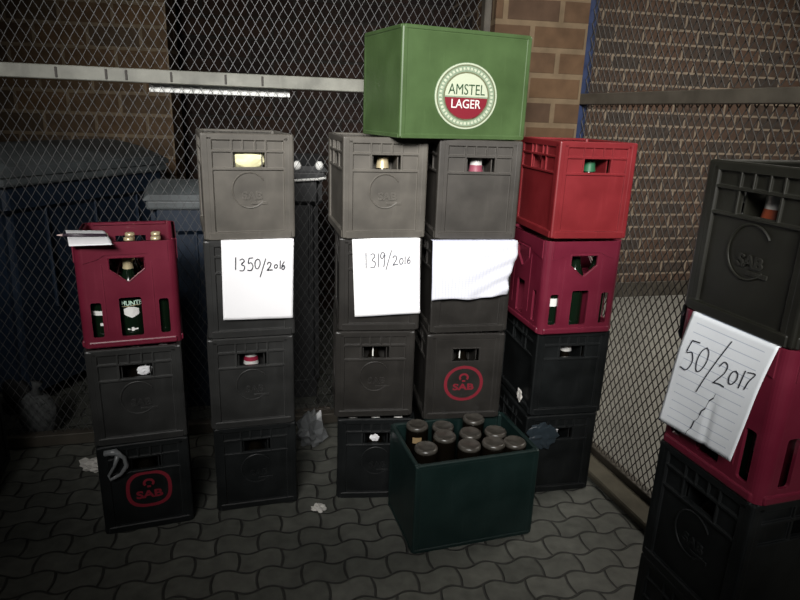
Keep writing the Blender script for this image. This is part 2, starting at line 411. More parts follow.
def ribbed_crate_bm(w=W, d=D, h=H, plain_front=False):
    bm = bmesh.new(); h -= .0015
    for i, (m, L) in enumerate(FRAMES(w, d)):
        def build(t):
            s = .035; a, bq = L * .335, L * .675; v0, v1 = h * .690, h * .828
            smooth = plain_front and i == 0
            y0, y1 = (.0025, .012) if smooth else (.007, .015)
            for (x0, x1, z0, z1) in ((.02, L - .02, .012, v0), (.02, L - .02, v1, h - .006), (.02, a, v0, v1), (bq, L - .02, v0, v1)):
                bx(t, x0, x1, y0, y1, z0, z1)
            bx(t, 0, .025, 0, .025, 0, h, .006, 2)                              # corner post
            bx(t, .015, s, .0005, .014, .01, h - .01, .003)                     # stiles
            bx(t, L - s, L - .015, .0005, .014, .01, h - .01, .003)
            bx(t, .012, L - .012, -.0025, .016, 0, .026, .003)                  # bottom lip
            bx(t, .010, L - .010, .0005, .015, h - .022, h, .003)               # top rim
            if not smooth:
                bx(t, .03, L - .03, .001, .012, v1, v1 + .008, .0015)           # two horizontal ribs
                bx(t, .03, L - .03, .001, .012, v0 - .009, v0 - .001, .0015)
                for x in (a - .006, bq + .002, a + .028, bq - .032):            # short uprights above the hand hole
                    bx(t, x, x + .005, .001, .012, v1 + .004, h - .015, .001)
                bx(t, a - .006, a, .002, .012, v0 - .004, v1 + .004, .001)
                bx(t, bq, bq + .006, .002, .012, v0 - .004, v1 + .004, .001)
            else:
                for (x0, x1, z0, z1) in ((a - .004, a, v0 - .004, v1 + .004), (bq, bq + .004, v0 - .004, v1 + .004), (a - .004, bq + .004, v0 - .004, v0), (a - .004, bq + .004, v1, v1 + .004)):
                    bx(t, x0, x1, .001, .014, z0, z1, .001)
        add_panel(bm, m, build)
    bx(bm, -w / 2 + .012, w / 2 - .012, .012, d - .012, .003, .010)
    return bm

def rr_slot(cx, z0, z1, wd, r=.007):
    x0, x1 = cx - wd / 2, cx + wd / 2; out = []
    for (px, pz, a0) in ((x1 - r, z1 - r, 0), (x0 + r, z1 - r, 90), (x0 + r, z0 + r, 180), (x1 - r, z0 + r, 270)):
        for k in range(4): t = R(a0 + 30 * k); out.append((px + r * math.cos(t), pz + r * math.sin(t)))
    return out

CH = .344
def smooth_crate_bm(w=W + .008, d=D, h=CH):
    """smooth crate with rounded corners, shield-shaped hand hole and three slots"""
    bm = bmesh.new(); h -= .0015; rad = .026
    for i, (m, L) in enumerate(FRAMES(w, d)):
        def build(t):
            c = L / 2
            shield = [(c - .052, h * .855), (c + .052, h * .855), (c + .052, h * .745), (c + .005, h * .630), (c - .005, h * .630), (c - .052, h * .745)]
            slots = [rr_slot(c - .100 * L / .298, .034, .150, .032), rr_slot(c, .032, .162, .066), rr_slot(c + .100 * L / .298, .034, .152, .030)]
            prism(t, [(rad, .004), (L - rad, .004), (L - rad, h), (rad, h)], 0.0, .008, [shield] + slots)
            # raised rounded welt around the shield, top band with dipped middle
            tube(t, [(x, .0, z) for x, z in shield + shield[:1]], .0028, 6)
            prism(t, [(rad, h * .81), (c - .085, h * .84), (c - .060, h * .885), (c + .060, h * .885), (c + .085, h * .84), (L - rad, h * .81), (L - rad, h), (rad, h)], -.0028, .004)
            for sgn in (-1, 1):
                x = c + sgn * .072; bx(t, x - .0015, x + .0015, -.0015, .004, h * .16, h * .80, .0007)
            bx(t, rad * .6, L - rad * .6, -.004, .012, 0, .022, .005, 2)
            bx(t, rad, L - rad, -.001, .012, h - .012, h, .003)
            n = 7; vs = []
            for z in (.0, h):
                vs.append([t.verts.new((rad - rad * math.cos(R(90 * k / n)), rad - rad * math.sin(R(90 * k / n)), z)) for k in range(n + 1)] +
                          [t.verts.new((rad - (rad - .008) * math.cos(R(90 * k / n)), rad - (rad - .008) * math.sin(R(90 * k / n)), z)) for k in range(n, -1, -1)])
            N = len(vs[0])
            for k in range(N): t.faces.new((vs[0][k], vs[0][(k + 1) % N], vs[1][(k + 1) % N], vs[1][k]))
            for k in range(n):
                for q in (0, 1): t.faces.new((vs[q][k], vs[q][k + 1], vs[q][N - 2 - k], vs[q][N - 1 - k]))
        add_panel(bm, m, build)
    bx(bm, -w / 2 + .012, w / 2 - .012, .012, d - .012, .003, .010)
    bmesh.ops.recalc_face_normals(bm, faces=bm.faces)
    return bm

def divider_bm(w, d, top, nx=3, ny=4, z0=.0105):
    bm = bmesh.new(); t = .0016
    for k in range(1, nx):
        x = -w / 2 + .016 + (w - .032) * k / nx; bx(bm, x - t, x + t, .0165, d - .0165, z0, top)
    for k in range(1, ny):
        y = .016 + (d - .032) * k / ny; bx(bm, -w / 2 + .0165, w / 2 - .0165, y - t, y + t, z0, top - .001)
    return bm

def cell(i, j, w=W, d=D, nx=3, ny=4):
    return (-w / 2 + .016 + (w - .032) * (i + .5) / nx, .016 + (d - .032) * (j + .5) / ny)

def logo_bm(cx=-.0, cz=.160, r=.054, d=.0036, y=.007):
    """moulded ring, three letters and a small bar, standing proud of the panel"""
    bm = bmesh.new(); n = 44
    arc = [(cx + r * math.cos(R(35 + 285 * k / n)), y - d / 2, cz + r * 1.05 * math.sin(R(35 + 285 * k / n))) for k in range(n + 1)]
    tube(bm, arc, d * .7, 6)
    merge(bm, shift(text_bm('SAB', .064, .026, d, .03), (cx + .008, y, cz - .018)))
    bx(bm, cx + .004, cx + .056, y - d, y, cz - .046, cz - .037, .0006)
    bx(bm, cx - .020, cx + .022, y - d * .8, y, cz + .064, cz + .068, .0006)
    return bm

def emblem_bm(cx, cz, a, b, p, y, tw, th, dz):
    bm = bmesh.new()
    prism(bm, ellipse(cx, cz, a, b, 48, p), y, y - .0008, [ellipse(cx, cz, a * .84, b * .84, 48, p)])
    merge(bm, shift(text_bm('SAB', tw, th, .0008, .035), (cx, y, cz + dz)))
    k = a / .075
    arch = [(cx + .019 * k * math.cos(t), cz + .024 * k + .017 * k * math.sin(t)) for t in [R(-40 + 260 * i / 16) for i in range(17)]]
    inn = [(cx + .011 * k * math.cos(t), cz + .024 * k + .009 * k * math.sin(t)) for t in [R(220 - 260 * i / 16) for i in range(17)]]
    prism(bm, arch + inn, y, y - .0008)
    bx(bm, cx - .006 * k, cx + .006 * k, y - .0008, y, cz + .006 * k, cz + .013 * k)
    return bm

CR = {}
def crate(key, kind, mat, label, x, y, z, yaw, logo=None, nodiv=False, div_top=.285):
    t = thing('beer_crate', label, 'crate', (x, y, z), R(yaw), 'stacked plastic beer crates')
    if kind == 'ribbed': me = mesh_of(ribbed_crate_bm(), 'body', mat)
    elif kind == 'plain_front': me = mesh_of(ribbed_crate_bm(plain_front=True), 'body', mat)
    else:
        t.name = 'cider_crate'
        me = mesh_of(smooth_crate_bm(), 'body', mat)
    link('body', me, t)
    if not nodiv: link('divider', mesh_of(divider_bm(W, D, div_top), 'divider', mat), t)
    if logo == 'moulded': part('embossed_logo', logo_bm(), mat, t)
    elif logo: part('printed_emblem', logo(), M['red_print'], t, label='round red printed emblem with three letters')
    bpy.context.view_layer.update()
    CR[key] = t
    return t

z1, z2, z3 = H, 2 * H, 3 * H
G = M
# first stack from the left
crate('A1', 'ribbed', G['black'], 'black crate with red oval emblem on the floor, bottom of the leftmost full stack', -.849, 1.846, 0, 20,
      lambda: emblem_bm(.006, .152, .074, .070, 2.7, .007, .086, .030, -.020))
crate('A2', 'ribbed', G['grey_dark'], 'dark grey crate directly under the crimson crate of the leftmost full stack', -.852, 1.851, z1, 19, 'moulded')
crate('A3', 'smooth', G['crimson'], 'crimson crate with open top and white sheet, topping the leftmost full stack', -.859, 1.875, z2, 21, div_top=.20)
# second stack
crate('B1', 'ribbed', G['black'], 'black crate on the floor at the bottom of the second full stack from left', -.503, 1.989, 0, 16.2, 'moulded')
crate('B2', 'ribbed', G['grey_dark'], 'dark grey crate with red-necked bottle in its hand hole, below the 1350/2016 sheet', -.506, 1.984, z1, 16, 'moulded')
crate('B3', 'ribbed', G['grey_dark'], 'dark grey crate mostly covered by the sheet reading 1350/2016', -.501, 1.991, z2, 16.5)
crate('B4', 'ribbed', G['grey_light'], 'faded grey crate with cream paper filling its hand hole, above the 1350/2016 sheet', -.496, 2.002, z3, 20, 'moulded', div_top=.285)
# third stack
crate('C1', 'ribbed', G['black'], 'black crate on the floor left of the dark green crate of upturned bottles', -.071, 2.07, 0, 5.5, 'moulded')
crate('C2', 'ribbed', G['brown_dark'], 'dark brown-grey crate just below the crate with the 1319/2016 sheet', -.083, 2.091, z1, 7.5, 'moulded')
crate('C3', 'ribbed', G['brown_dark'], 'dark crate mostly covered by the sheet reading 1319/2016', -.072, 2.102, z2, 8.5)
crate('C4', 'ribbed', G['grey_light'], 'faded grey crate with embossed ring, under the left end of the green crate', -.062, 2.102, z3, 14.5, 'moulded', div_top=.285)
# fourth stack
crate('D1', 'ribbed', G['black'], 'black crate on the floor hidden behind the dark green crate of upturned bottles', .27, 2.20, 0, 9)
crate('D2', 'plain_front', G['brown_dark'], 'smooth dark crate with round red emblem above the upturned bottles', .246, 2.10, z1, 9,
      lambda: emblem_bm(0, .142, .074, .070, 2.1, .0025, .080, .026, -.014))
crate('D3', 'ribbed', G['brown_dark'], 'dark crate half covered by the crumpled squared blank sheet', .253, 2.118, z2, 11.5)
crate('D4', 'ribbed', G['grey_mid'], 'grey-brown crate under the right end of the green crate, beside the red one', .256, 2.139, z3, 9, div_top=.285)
# fifth stack
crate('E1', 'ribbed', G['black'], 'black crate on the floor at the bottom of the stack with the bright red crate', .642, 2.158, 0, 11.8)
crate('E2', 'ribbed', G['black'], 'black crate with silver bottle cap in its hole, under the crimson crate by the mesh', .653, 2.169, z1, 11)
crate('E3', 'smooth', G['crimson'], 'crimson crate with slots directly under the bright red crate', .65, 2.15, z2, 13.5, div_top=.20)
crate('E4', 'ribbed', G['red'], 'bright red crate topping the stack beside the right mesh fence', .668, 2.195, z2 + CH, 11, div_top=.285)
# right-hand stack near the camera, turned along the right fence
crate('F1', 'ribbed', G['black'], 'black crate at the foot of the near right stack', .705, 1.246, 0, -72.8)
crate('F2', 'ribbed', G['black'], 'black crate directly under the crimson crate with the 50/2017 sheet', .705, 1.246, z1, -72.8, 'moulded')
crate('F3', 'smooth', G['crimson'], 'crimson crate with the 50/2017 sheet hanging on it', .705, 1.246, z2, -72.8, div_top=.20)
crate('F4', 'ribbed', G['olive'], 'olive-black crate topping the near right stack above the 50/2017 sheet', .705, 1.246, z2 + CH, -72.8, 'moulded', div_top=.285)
# crate cut by the left edge of the photograph
crate('L1', 'ribbed', G['black'], 'black crate on the floor cut by the left edge of the photo', -1.605, 1.86, 0, 20)

# the two big crates -------------------------------------------------
def big_crate_bm(w, d, h, wall=.011, floor=.010):
    bm = bmesh.new()
    for i, (m, L) in enumerate(FRAMES(w, d)):
        def build(t):
            bx(t, .006, L - .006, .001, wall, .004, h - .006, .001)
            bx(t, 0, .024, 0, .024, 0, h - .002, .006, 2)
            bx(t, .008, L - .008, -.001, wall + .003, h - .014, h, .003)
            bx(t, .008, L - .008, -.0015, wall, 0, .014, .002)
        add_panel(bm, m, build)
    bx(bm, -w / 2 + .008, w / 2 - .008, .008, d - .008, .003, floor)
    return bm

ga = thing('lager_crate', 'long mid-green crate with round lager emblem lying across two stacks', 'crate', (.196, 2.135, z3 + H), R(25), 'big crates')
part('body', big_crate_bm(.480, .325, .338), M['green'], ga)
link('divider', mesh_of(divider_bm(.480, .325, .27, 4, 3), 'divider', M['green']), ga)
ex_, ez_, er_ = 0, .132, .104
y = -.0000
b = bmesh.new(); prism(b, ellipse(ex_, ez_, er_, er_, 64), .001, -.0006)
em = part('printed_emblem', b, M['pale_green_print'], ga, label='round pale emblem reading AMSTEL LAGER')
em.scale = (1.13, 1, 1); em.location = (-.003, 0, .004)
b = bmesh.new(); prism(b, ellipse(ex_, ez_, er_ * .985, er_ * .985, 64), -.0006, -.0012, [ellipse(ex_, ez_, er_ * .95, er_ * .95, 64)]); part('outer_ring', b, M['cream_print'], em)
b = bmesh.new(); prism(b, ellipse(ex_, ez_, er_ * .935, er_ * .935, 64), -.0006, -.0012, [ellipse(ex_, ez_, er_ * .905, er_ * .905, 64)]); part('thin_ring', b, M['gold_print'], em)
b = bmesh.new(); prism(b, ellipse(ex_, ez_, er_ * .735, er_ * .735, 64), -.0006, -.0012, [ellipse(ex_, ez_, er_ * .685, er_ * .685, 64)]); part('inner_ring', b, M['gold_print'], em)
ri = er_ * .685
up_ = [(ex_ + ri * math.cos(R(a)), ez_ + ri * math.sin(R(a))) for a in [0 + 180 * k / 32 for k in range(33)]]
lo_ = [(ex_ + ri * math.cos(R(a)), ez_ - .003 + ri * math.sin(R(a))) for a in [181 + 178 * k / 32 for k in range(33)]]
b = bmesh.new(); prism(b, up_, -.0006, -.0012); part('upper_half', b, M['cream_print'], em)
b = bmesh.new(); prism(b, [(x, min(z, ez_ - .002)) for x, z in lo_], -.0006, -.0012); part('lower_half', b, M['maroon_print'], em)
part('lettering', shift(text_bm('AMSTEL', .122, .033, .0006, 0), (ex_, -.0012, ez_ + .0215)), M['dark_green_print'], em)
part('lettering', shift(text_bm('LAGER', .098, .028, .0006, .006), (ex_, -.0012, ez_ - .0235)), M['white_print'], em)
b = bmesh.new()
for k in range(44):                                    # worn, unreadable small lettering round the ring
    a = 2 * math.pi * k / 44; rm = er_ * .82; rnd = random.Random(k)
    t = bmesh.new(); wv = .0030 + .0012 * rnd.random(); bx(t, -wv, wv, -.0011, -.0006, -.0042, .0042)
    if rnd.random() > .4: bx(t, -wv * 1.2, -wv * .2, -.0011, -.0006, -.0048, -.001)
    bmesh.ops.transform(t, matrix=Matrix.Translation((ex_ + rm * math.sin(a), 0, ez_ + rm * math.cos(a))) @ Matrix.Rotation(a, 4, 'Y'), verts=t.verts); merge(b, t)
part('ring_lettering', b, M['cream_print'], em)

gb = thing('bottle_crate', 'dark green crate on the floor holding upturned bottles in front of the stacks', 'crate', (.286, 1.822, 0), R(17.7), 'big crates')
part('body', big_crate_bm(.45, .30, .338, floor=.030), M['bottle_green_crate'], gb)
bpy.context.view_layer.update()
UP = [(-.158, .095), (-.140, .243), (-.042, .236), (-.070, .148), (-.008, .074), (.036, .166), (.076, .060), (.126, .148), (.160, .064), (.080, .240)]
def base_bm():
    bm = bmesh.new(); lathe(bm, [(r * 1.05, z) for r, z in ((.0386, -.012), (.0387, -.006), (.036, .0005), (.031, .0035), (.029, .002), (.004, .0008))], 24); return bm
UPL = ['at the front left corner', 'with a torn label, at the back left corner', 'second along the back row from left', 'behind the front row on the left',
       'in the middle of the front row', 'in the middle, behind the front row', 'right of the middle in the front row', 'on the right, behind the front row', 'at the front right corner', 'farthest back, near the back right corner']
for k, (u, v) in enumerate(UP):
    top = .353 + .008 * math.sin(k * 2.3); kz = (top - .0315) / .311
    w = gb.matrix_local @ Vector((u, v, top - .3065 * kz))
    t = thing('upturned_bottle', 'upturned bottle in the dark green crate, ' + UPL[k], 'bottle', w, R(20 * k), 'upturned bottles')
    b = bmesh.new(); lathe(b, [(r * 1.05, (.302 - z) * kz) for r, z in QPROF[::-1]], 22); part('glass', b, M['brown_glass'], t, True)
    part('bottle_base', base_bm(), M['dusty_glass'], t, True, loc=(0, 0, .302 * kz))
    b = bmesh.new(); lathe(b, [(.004, -.0045 * kz), (.012, -.004 * kz), (.0172, 0), (.019, .008)], 16); part('cap', b, M['cap_silver'], t, True)
    if k == 1:
        part('torn_label', shift(bmesh.new(), (0, 0, 0)), M['label_white'], t) if False else None
        lb = link('torn_label', mesh_of((lambda bm: (bm.from_mesh(q_label(M['cap_gold'], .262, .285, 46, .0412)), bm)[1])(bmesh.new()), 'torn_label', plain('tan torn label', (.26, .18, .09), .6)), t, rot=(0, 0, -R(20 * k) ))

# ------------------------------------------------------------------ bottles standing in the crates
def row(key, desc, mid=None, left=None, right=None, j=0, glass='brown_glass', cap='cap_silver'):
    for i in range(3):
        u, v = cell(i, j)
        sp = (left, mid, right)[i]
        if sp: bottle(sp.pop('label'), CR[key], u + sp.pop('du', 0), v + sp.pop('dv', 0), **{**dict(glass=glass, cap=cap), **sp})
        else: bottle('dark beer bottle standing inside ' + desc, CR[key], u, v, glass=glass, cap=cap, group='bottles inside ' + desc)

row('A1', 'the black crate with the red oval emblem', mid=dict(label='bottle with two glints in the hand hole above the red oval emblem'))
row('A2', 'the dark grey crate under the crimson one')
row('B1', 'the bottom crate of the second stack')
row('B2', 'the dark grey crate below the 1350/2016 sheet', mid=dict(label='bottle with silver top and red neck in the hand hole below the 1350/2016 sheet', foil='cap_silver', foil_z=(.236, .296), band='foil_red', band_z=(.252, .270), cap='cap_silver', sc_=.88, fat=.008))
row('B3', 'the sheet-covered crate of the second stack')
row('C1', 'the black crate left of the upturned bottles')
row('C2', 'the crate below the 1319/2016 sheet', mid=dict(label='bottle with a painted thin light streak below the 1319/2016 sheet', strip=-.25, sc_=.92))
row('C3', 'the sheet-covered crate of the third stack')
row('D2', 'the crate with the round red emblem', mid=dict(label='bottle with painted thin light streak in the hole above the round red emblem', strip=-.6, sc_=.92))
row('D3', 'the crate behind the squared sheet')
row('D4', 'the grey-brown crate beside the red one', mid=dict(label='silver-capped bottle with pink neck label under the green crate', foil='cap_silver', foil_z=(.236, .296), band='label_pink', band_z=(.236, .270), cap='cap_silver', sc_=.88, fat=.006))
row('E1', 'the bottom crate beside the right mesh')
row('E2', 'the black crate under the crimson crate by the mesh', mid=dict(label='silver-topped bottle in the hand hole of the black crate below the crimson one', foil='cap_silver', foil_z=(.260, .294), sc_=.88, fat=.007))
row('E4', 'the bright red crate', mid=dict(label='green bottle with painted neck glint in the hand hole of the bright red crate', glass='green_glass', foil='glint_green', foil_z=(.236, .275), sc_=.93, fat=.004), glass='green_glass')
row('F2', 'the black crate under the 50/2017 sheet', mid=dict(label='bottle with cream neck label in the black crate below the 50/2017 sheet', foil='paper_cream', foil_z=(.238, .255)))
row('E3', 'the crimson crate under the bright red one', mid=dict(label='dark bottle behind the middle slot of the crimson crate under the red one', foil='cap_gold', foil_z=(.262, .285), glass='green_glass'), left=dict(label='bottle with white label behind the left slot of the crimson crate by the mesh', lab='label_white', lab_z=(.085, .115), glass='green_glass'), glass='green_glass', cap='cap_gold')
row('F3', 'the crimson crate with the 50/2017 sheet', right=dict(label='bottle with white label behind the side slot of the near crimson crate', rz=R(90), lab='label_white', lab_z=(.085, .125)), glass='green_glass', cap='cap_gold')
# side-facing bottle of the near crimson crate
for k in (1, 2, 3):
    u, v = cell(2, k); bottle('bottle on the near side of the crimson crate with the 50/2017 sheet', CR['F3'], u, v, glass='green_glass', cap='cap_gold', group='bottles along the side of the near crimson crate')
row('F4', 'the olive-black crate', mid=dict(label='bottle with orange label and silver shoulder in the olive-black crate', foil='cap_silver', foil_z=(.236, .296), band='label_orange', band_z=(.236, .266), cap='cap_silver', sc_=.88, fat=.009), left=dict(label='bottle with dull silver neck at the left of the olive-black crate hole', foil='cap_silver', foil_z=(.262, .290), sc_=.90))
# open tops: bottles whose caps show over the rim
for key, desc in (('B4', 'the faded grey crate above the 1350/2016 sheet'), ('C4', 'the faded grey crate under the green one')):
    for i in range(3):
        for j in range(4):
            if j == 0 and key == 'B4' and i == 1: continue
            u, v = cell(i, j)
            if key == 'C4' and j == 0 and i == 1:
                bottle('gold-necked bottle in the hand hole of the faded grey crate under the green one', CR['C4'], u, v, sc_=.93, fat=.004, foil='cap_gold', foil_z=(.236, .275), cap='cap_gold'); continue
            bottle('capped beer bottle standing inside ' + desc, CR[key], u, v, group='bottles inside ' + desc)
# open crimson crate on the left: twelve tall cider bottles, gold foil necks
def cider_label(t):
    """dark green label with white name and a white crest below, on the bottle's front"""
    lb = link('body_label', lib('cl', lambda: q_label(M['green_glass'], .020, .152, 150)), t)
    def bent(bm, z, r=.0396):
        for v in bm.verts:
            a = v.co.x / r; rr = r - v.co.y
            v.co = (rr * math.sin(a), -rr * math.cos(a), v.co.z + z)
        return bm
    b = bent(shift(text_bm('HUNTERS', .086, .017, .0004, .02), (.013, 0, 0)), .134); part('lettering', b, plain('pale green lettering', (.55, .75, .62), .5), lb)
    b = bmesh.new(); prism(b, [(-.024, .012), (-.008, .020), (.008, .020), (.024, .012), (.024, -.008), (0, -.020), (-.024, -.008)], 0, -.0004); bmesh.ops.subdivide_edges(b, edges=b.edges, cuts=2)
    part('crest', bent(b, .100), M['label_white'], lb)
    b = bmesh.new(); bx(b, -.016, .016, -.0004, 0, -.003, .003); bx(b, -.004, .004, -.0004, 0, -.007, .007); bmesh.ops.subdivide_edges(b, edges=b.edges, cuts=2)
    part('small_mark', bent(b, .038), M['label_white'], lb)
    b = bmesh.new(); tube(b, [(-.030, 0, 0), (-.01, 0, .002), (.012, 0, .006), (.028, 0, .004)], .0016, 6)
    part('gold_flourish', bent(b, .120), M['cap_gold'], lb)
for i in range(3):
    for j in range(4):
        u, v = cell(i, j)
        if j == 0:
            lbl = ['cider bottle with white band behind the left slot of the leftmost crimson crate', 'cider bottle with green label reading HUNTERS behind the middle slot', 'dark cider bottle behind the right slot of the leftmost crimson crate'][i]
            t = bottle(lbl, CR['A3'], u, v, glass='green_glass', cap='cap_gold', foil='cap_gold', foil_z=(.250, .296), group=None, sc_=.92)
            if i == 1: cider_label(t)
            if i == 0:
                link('body_label', lib('wb', lambda: q_label(M['label_white'], .096, .112, 150)), t); link('lower_mark', lib('wm', lambda: q_label(M['label_white'], .058, .068, 26)), t)
        elif j == 3:
            lbl = ['back left', 'back middle', 'back right'][i]
            bottle('gold-foiled cider bottle showing over the rim of the leftmost crimson crate, ' + lbl, CR['A3'], u, v, glass='green_glass', cap='cap_gold', foil='cap_gold', foil_z=(.246, .296), sc_=.97)
        else:
            bottle('gold-foiled cider bottle in the middle rows of the leftmost crimson crate', CR['A3'], u, v, glass='green_glass', cap='cap_gold', foil='cap_gold', foil_z=(.246, .296), sc_=.97, group='cider bottles in the middle of the open crimson crate')

# ------------------------------------------------------------------ papers
def catmull(pts, n=6):
    if len(pts) < 3: return [pts[0] + (pts[1] - pts[0]) * (k / n) for k in range(n + 1)]
    q = [pts[0]] + pts + [pts[-1]]; out = []
    for i in range(1, len(q) - 2):
        for k in range(n):
            t = k / n; p0, p1, p2, p3 = q[i - 1], q[i], q[i + 1], q[i + 2]
            out.append(.5 * ((2 * p1) + (p2 - p0) * t + (2 * p0 - 5 * p1 + 4 * p2 - p3) * t * t + (3 * p1 - p0 - 3 * p2 + p3) * t ** 3))
    return out + [pts[-1]]
GL = {'0': [[(.5, 1), (.15, .8), (.05, .4), (.25, .03), (.6, .05), (.9, .45), (.8, .85), (.45, 1)]],
      '1': [[(.5, 1.05), (.45, .0)]],
      '2': [[(.05, .75), (.3, 1), (.65, .9), (.6, .55), (.1, .05), (.05, 0), (.5, .05), (.95, .02)]],
      '3': [[(.1, .9), (.5, 1.0), (.75, .8), (.35, .55), (.8, .35), (.6, .02), (.05, .05)]],
      '5': [[(.9, 1), (.3, .98)], [(.3, .98), (.2, .58), (.6, .62), (.85, .35), (.6, .03), (.05, .05)]],
      '6': [[(.75, 1), (.25, .6), (.1, .2), (.4, 0), (.8, .2), (.6, .5), (.2, .3)]],
      '7': [[(.05, .95), (.9, 1), (.55, .5), (.4, 0)]],
      '9': [[(.8, .9), (.4, 1), (.1, .75), (.4, .55), (.8, .85), (.75, .4), (.6, -.05)]],
      '/': [[(.95, 1.3), (.05, -.35)]]}

def sheet(key, label, name, corners, off, mat, writing=(), ink='ink', wr=.0011, flap=.03, group='white paper sheets on the crates', fold=None, extra=None):
    """paper hanging on a crate front: corners TL, TR, BR, BL as (u, height above crate base), off(s, t) = distance in front of the crate"""
    cr = CR[key]; TL, TR, BR, BL = [Vector(c) for c in corners]
    def P(s, t):
        a = TL.lerp(TR, s); bb = BL.lerp(BR, s); q = a.lerp(bb, t)
        if fold: q = q + Vector(fold(s, t))
        return Vector((q.x, -off(s, t), q.y))
    root = thing(name, label, 'paper', cr.location, cr.rotation_euler.z, group)
    bm = bmesh.new(); uvl = bm.loops.layers.uv.new('UVMap'); n = 28
    g = []
    if flap:
        for k in (1, .5):
            g.append(([bm.verts.new(Vector((P(i / n, 0).x, flap * k, P(i / n, 0).z))) for i in range(n + 1)], 0))
    for jx in range(n + 1): g.append(([bm.verts.new(P(i / n, jx / n)) for i in range(n + 1)], jx / n))
    for (ra, ta), (rb, tb) in zip(g, g[1:]):
        for i in range(n):
            f = bm.faces.new((ra[i], rb[i], rb[i + 1], ra[i + 1])); f.smooth = True
            for l, uv in zip(f.loops, ((i / n, 1 - ta), (i / n, 1 - tb), ((i + 1) / n, 1 - tb), ((i + 1) / n, 1 - ta))): l[uvl].uv = uv
    sh = part('sheet', bm, mat, root)
    so = sh.modifiers.new('thickness', 'SOLIDIFY'); so.thickness = .0004; so.offset = 0
    if writing:
        bm = bmesh.new()
        for ch, s0, t0, ws, hs, sl in writing:        # glyph, lower-left corner (s, t), width, height, slant/baseline
            for st in GL[ch]:
                pts = [Vector((s0 + x * ws, t0 - y * hs + sl * x * ws)) for x, y in st]
                tube(bm, [P(q.x, q.y) + Vector((0, -.0013, 0)) for q in catmull(pts)], wr, 5)
        hw = part('handwriting', bm, M[ink], root)
    if extra: extra(root, P)
    return root

rip = lambda s, t, a: a * noise.noise(Vector((s * 3.1, t * 2.3, a * 900)))
zt = H - .0008
# 1350/2016
wr1 = []
for ch, s0, wd, hh, dt in (('1', .165, .05, .15, .37), ('3', .235, .095, .15, .385), ('5', .345, .095, .16, .385), ('0', .45, .085, .12, .36), ('/', .52, .09, .14, .42), ('2', .62, .085, .10, .385), ('0', .725, .05, .045, .36), ('1', .79, .04, .10, .37), ('6', .825, .06, .10, .38)):
    wr1.append((ch, s0, dt - .005, wd, hh, -.03))
sheet('B3', 'white sheet handwritten 1350/2016 hanging on the second full stack', 'paper_sheet', [(-.089, zt), (.145, zt), (.136, .065), (-.094, .070)],
      lambda s, t: .003 + .010 * t ** 1.5 + rip(s, t, .003) * t, M['paper_plain'], wr1, wr=.0019)
# 1319/2016
wr2 = []
for ch, s0, wd, hh, dt in (('1', .17, .05, .19, .38), ('3', .25, .10, .18, .375), ('1', .36, .04, .17, .37), ('9', .40, .09, .18, .36), ('/', .48, .10, .15, .35), ('2', .585, .09, .12, .345), ('0', .69, .06, .08, .335), ('1', .755, .04, .10, .335), ('6', .80, .065, .09, .325)):
    wr2.append((ch, s0, dt, wd, hh, -.05))
sheet('C3', 'white sheet handwritten 1319/2016 hanging on the third full stack', 'paper_sheet', [(-.101, zt), (.135, zt), (.145, .069), (-.089, .057)],
      lambda s, t: .003 + .012 * t ** 1.5 + rip(s, t, .003) * t, M['paper'], wr2, ink='ink_grey', wr=.0019)
# blank squared, crumpled
def fold3(s, t):
    e = max(0, s - .72) / .28
    return (e * (.007 * math.sin(t * 6.5) - .002), .004 * math.sin(s * 9) * t)
sheet('D3', 'blank squared sheet with crumpled right edge hanging on the fourth full stack', 'paper_sheet', [(-.152, zt), (.158, zt), (.132, .139), (-.150, .130)],
      lambda s, t: .005 + .014 * t + rip(s, t, .007) * t + .011 * t ** .5 * max(0, s - .35) * (abs(((s * 2.1 + t * 3.4) % 1) - .5) * 4 - 1) + .006 * t * (abs(((s * 3.3 - t * 1.6) % 1) - .5) * 2), M['paper_sq'], fold=fold3)
# 50/2017, tucked under the olive crate and hanging off the crimson one
wr4 = []
for ch, s0, wd, hh, dt in (('5', 0.09000000000000001, 0.16, 0.26, 0.47), ('0', 0.27, 0.13, 0.21, 0.43), ('/', 0.37, 0.2, 0.3, 0.49), ('2', 0.535, 0.14, 0.19, 0.455), ('0', 0.6799999999999999, 0.095, 0.115, 0.405), ('1', 0.79, 0.05, 0.14, 0.405), ('7', 0.835, 0.09, 0.14, 0.395)):
    wr4.append((ch, s0, dt, wd, hh, -.02))
def tear(root, P):
    bm = bmesh.new(); pts = []
    for k in range(13):
        t = .54 + .455 * k / 12; pts.append((.60 - .20 * k / 12 + .010 * math.sin(k * 2.1), t))
    for k in range(12):
        a, c2 = pts[k], pts[k + 1]
        w_ = .0005 + .0010 * (math.sin(k * 1.7) > 0)
        tube(bm, [P(*a) + Vector((0, -.0004, 0)), P(*c2) + Vector((0, -.0004, 0))], w_, 5)
    part('tear', bm, M['ink'], root)
def crease(s, t): return -.004 * max(0, 1 - abs((s - .60) - .10 * (t - .6)) / .05) * (t > .5) * min(1, (t - .5) * 4)
sheet('F3', 'ruled sheet handwritten 50/2017 hanging on the near crimson crate', 'paper_sheet', [(-.109, CH - .0008), (.123, CH - .0008), (.088, .074), (-.136, .057)],
      lambda s, t: .004 + .030 * math.sin(min(t, .5) * math.pi) * .45 + .006 * t + rip(s, t, .004) * t + crease(s, t), M['paper_blue'], wr4, wr=.0013, extra=tear)
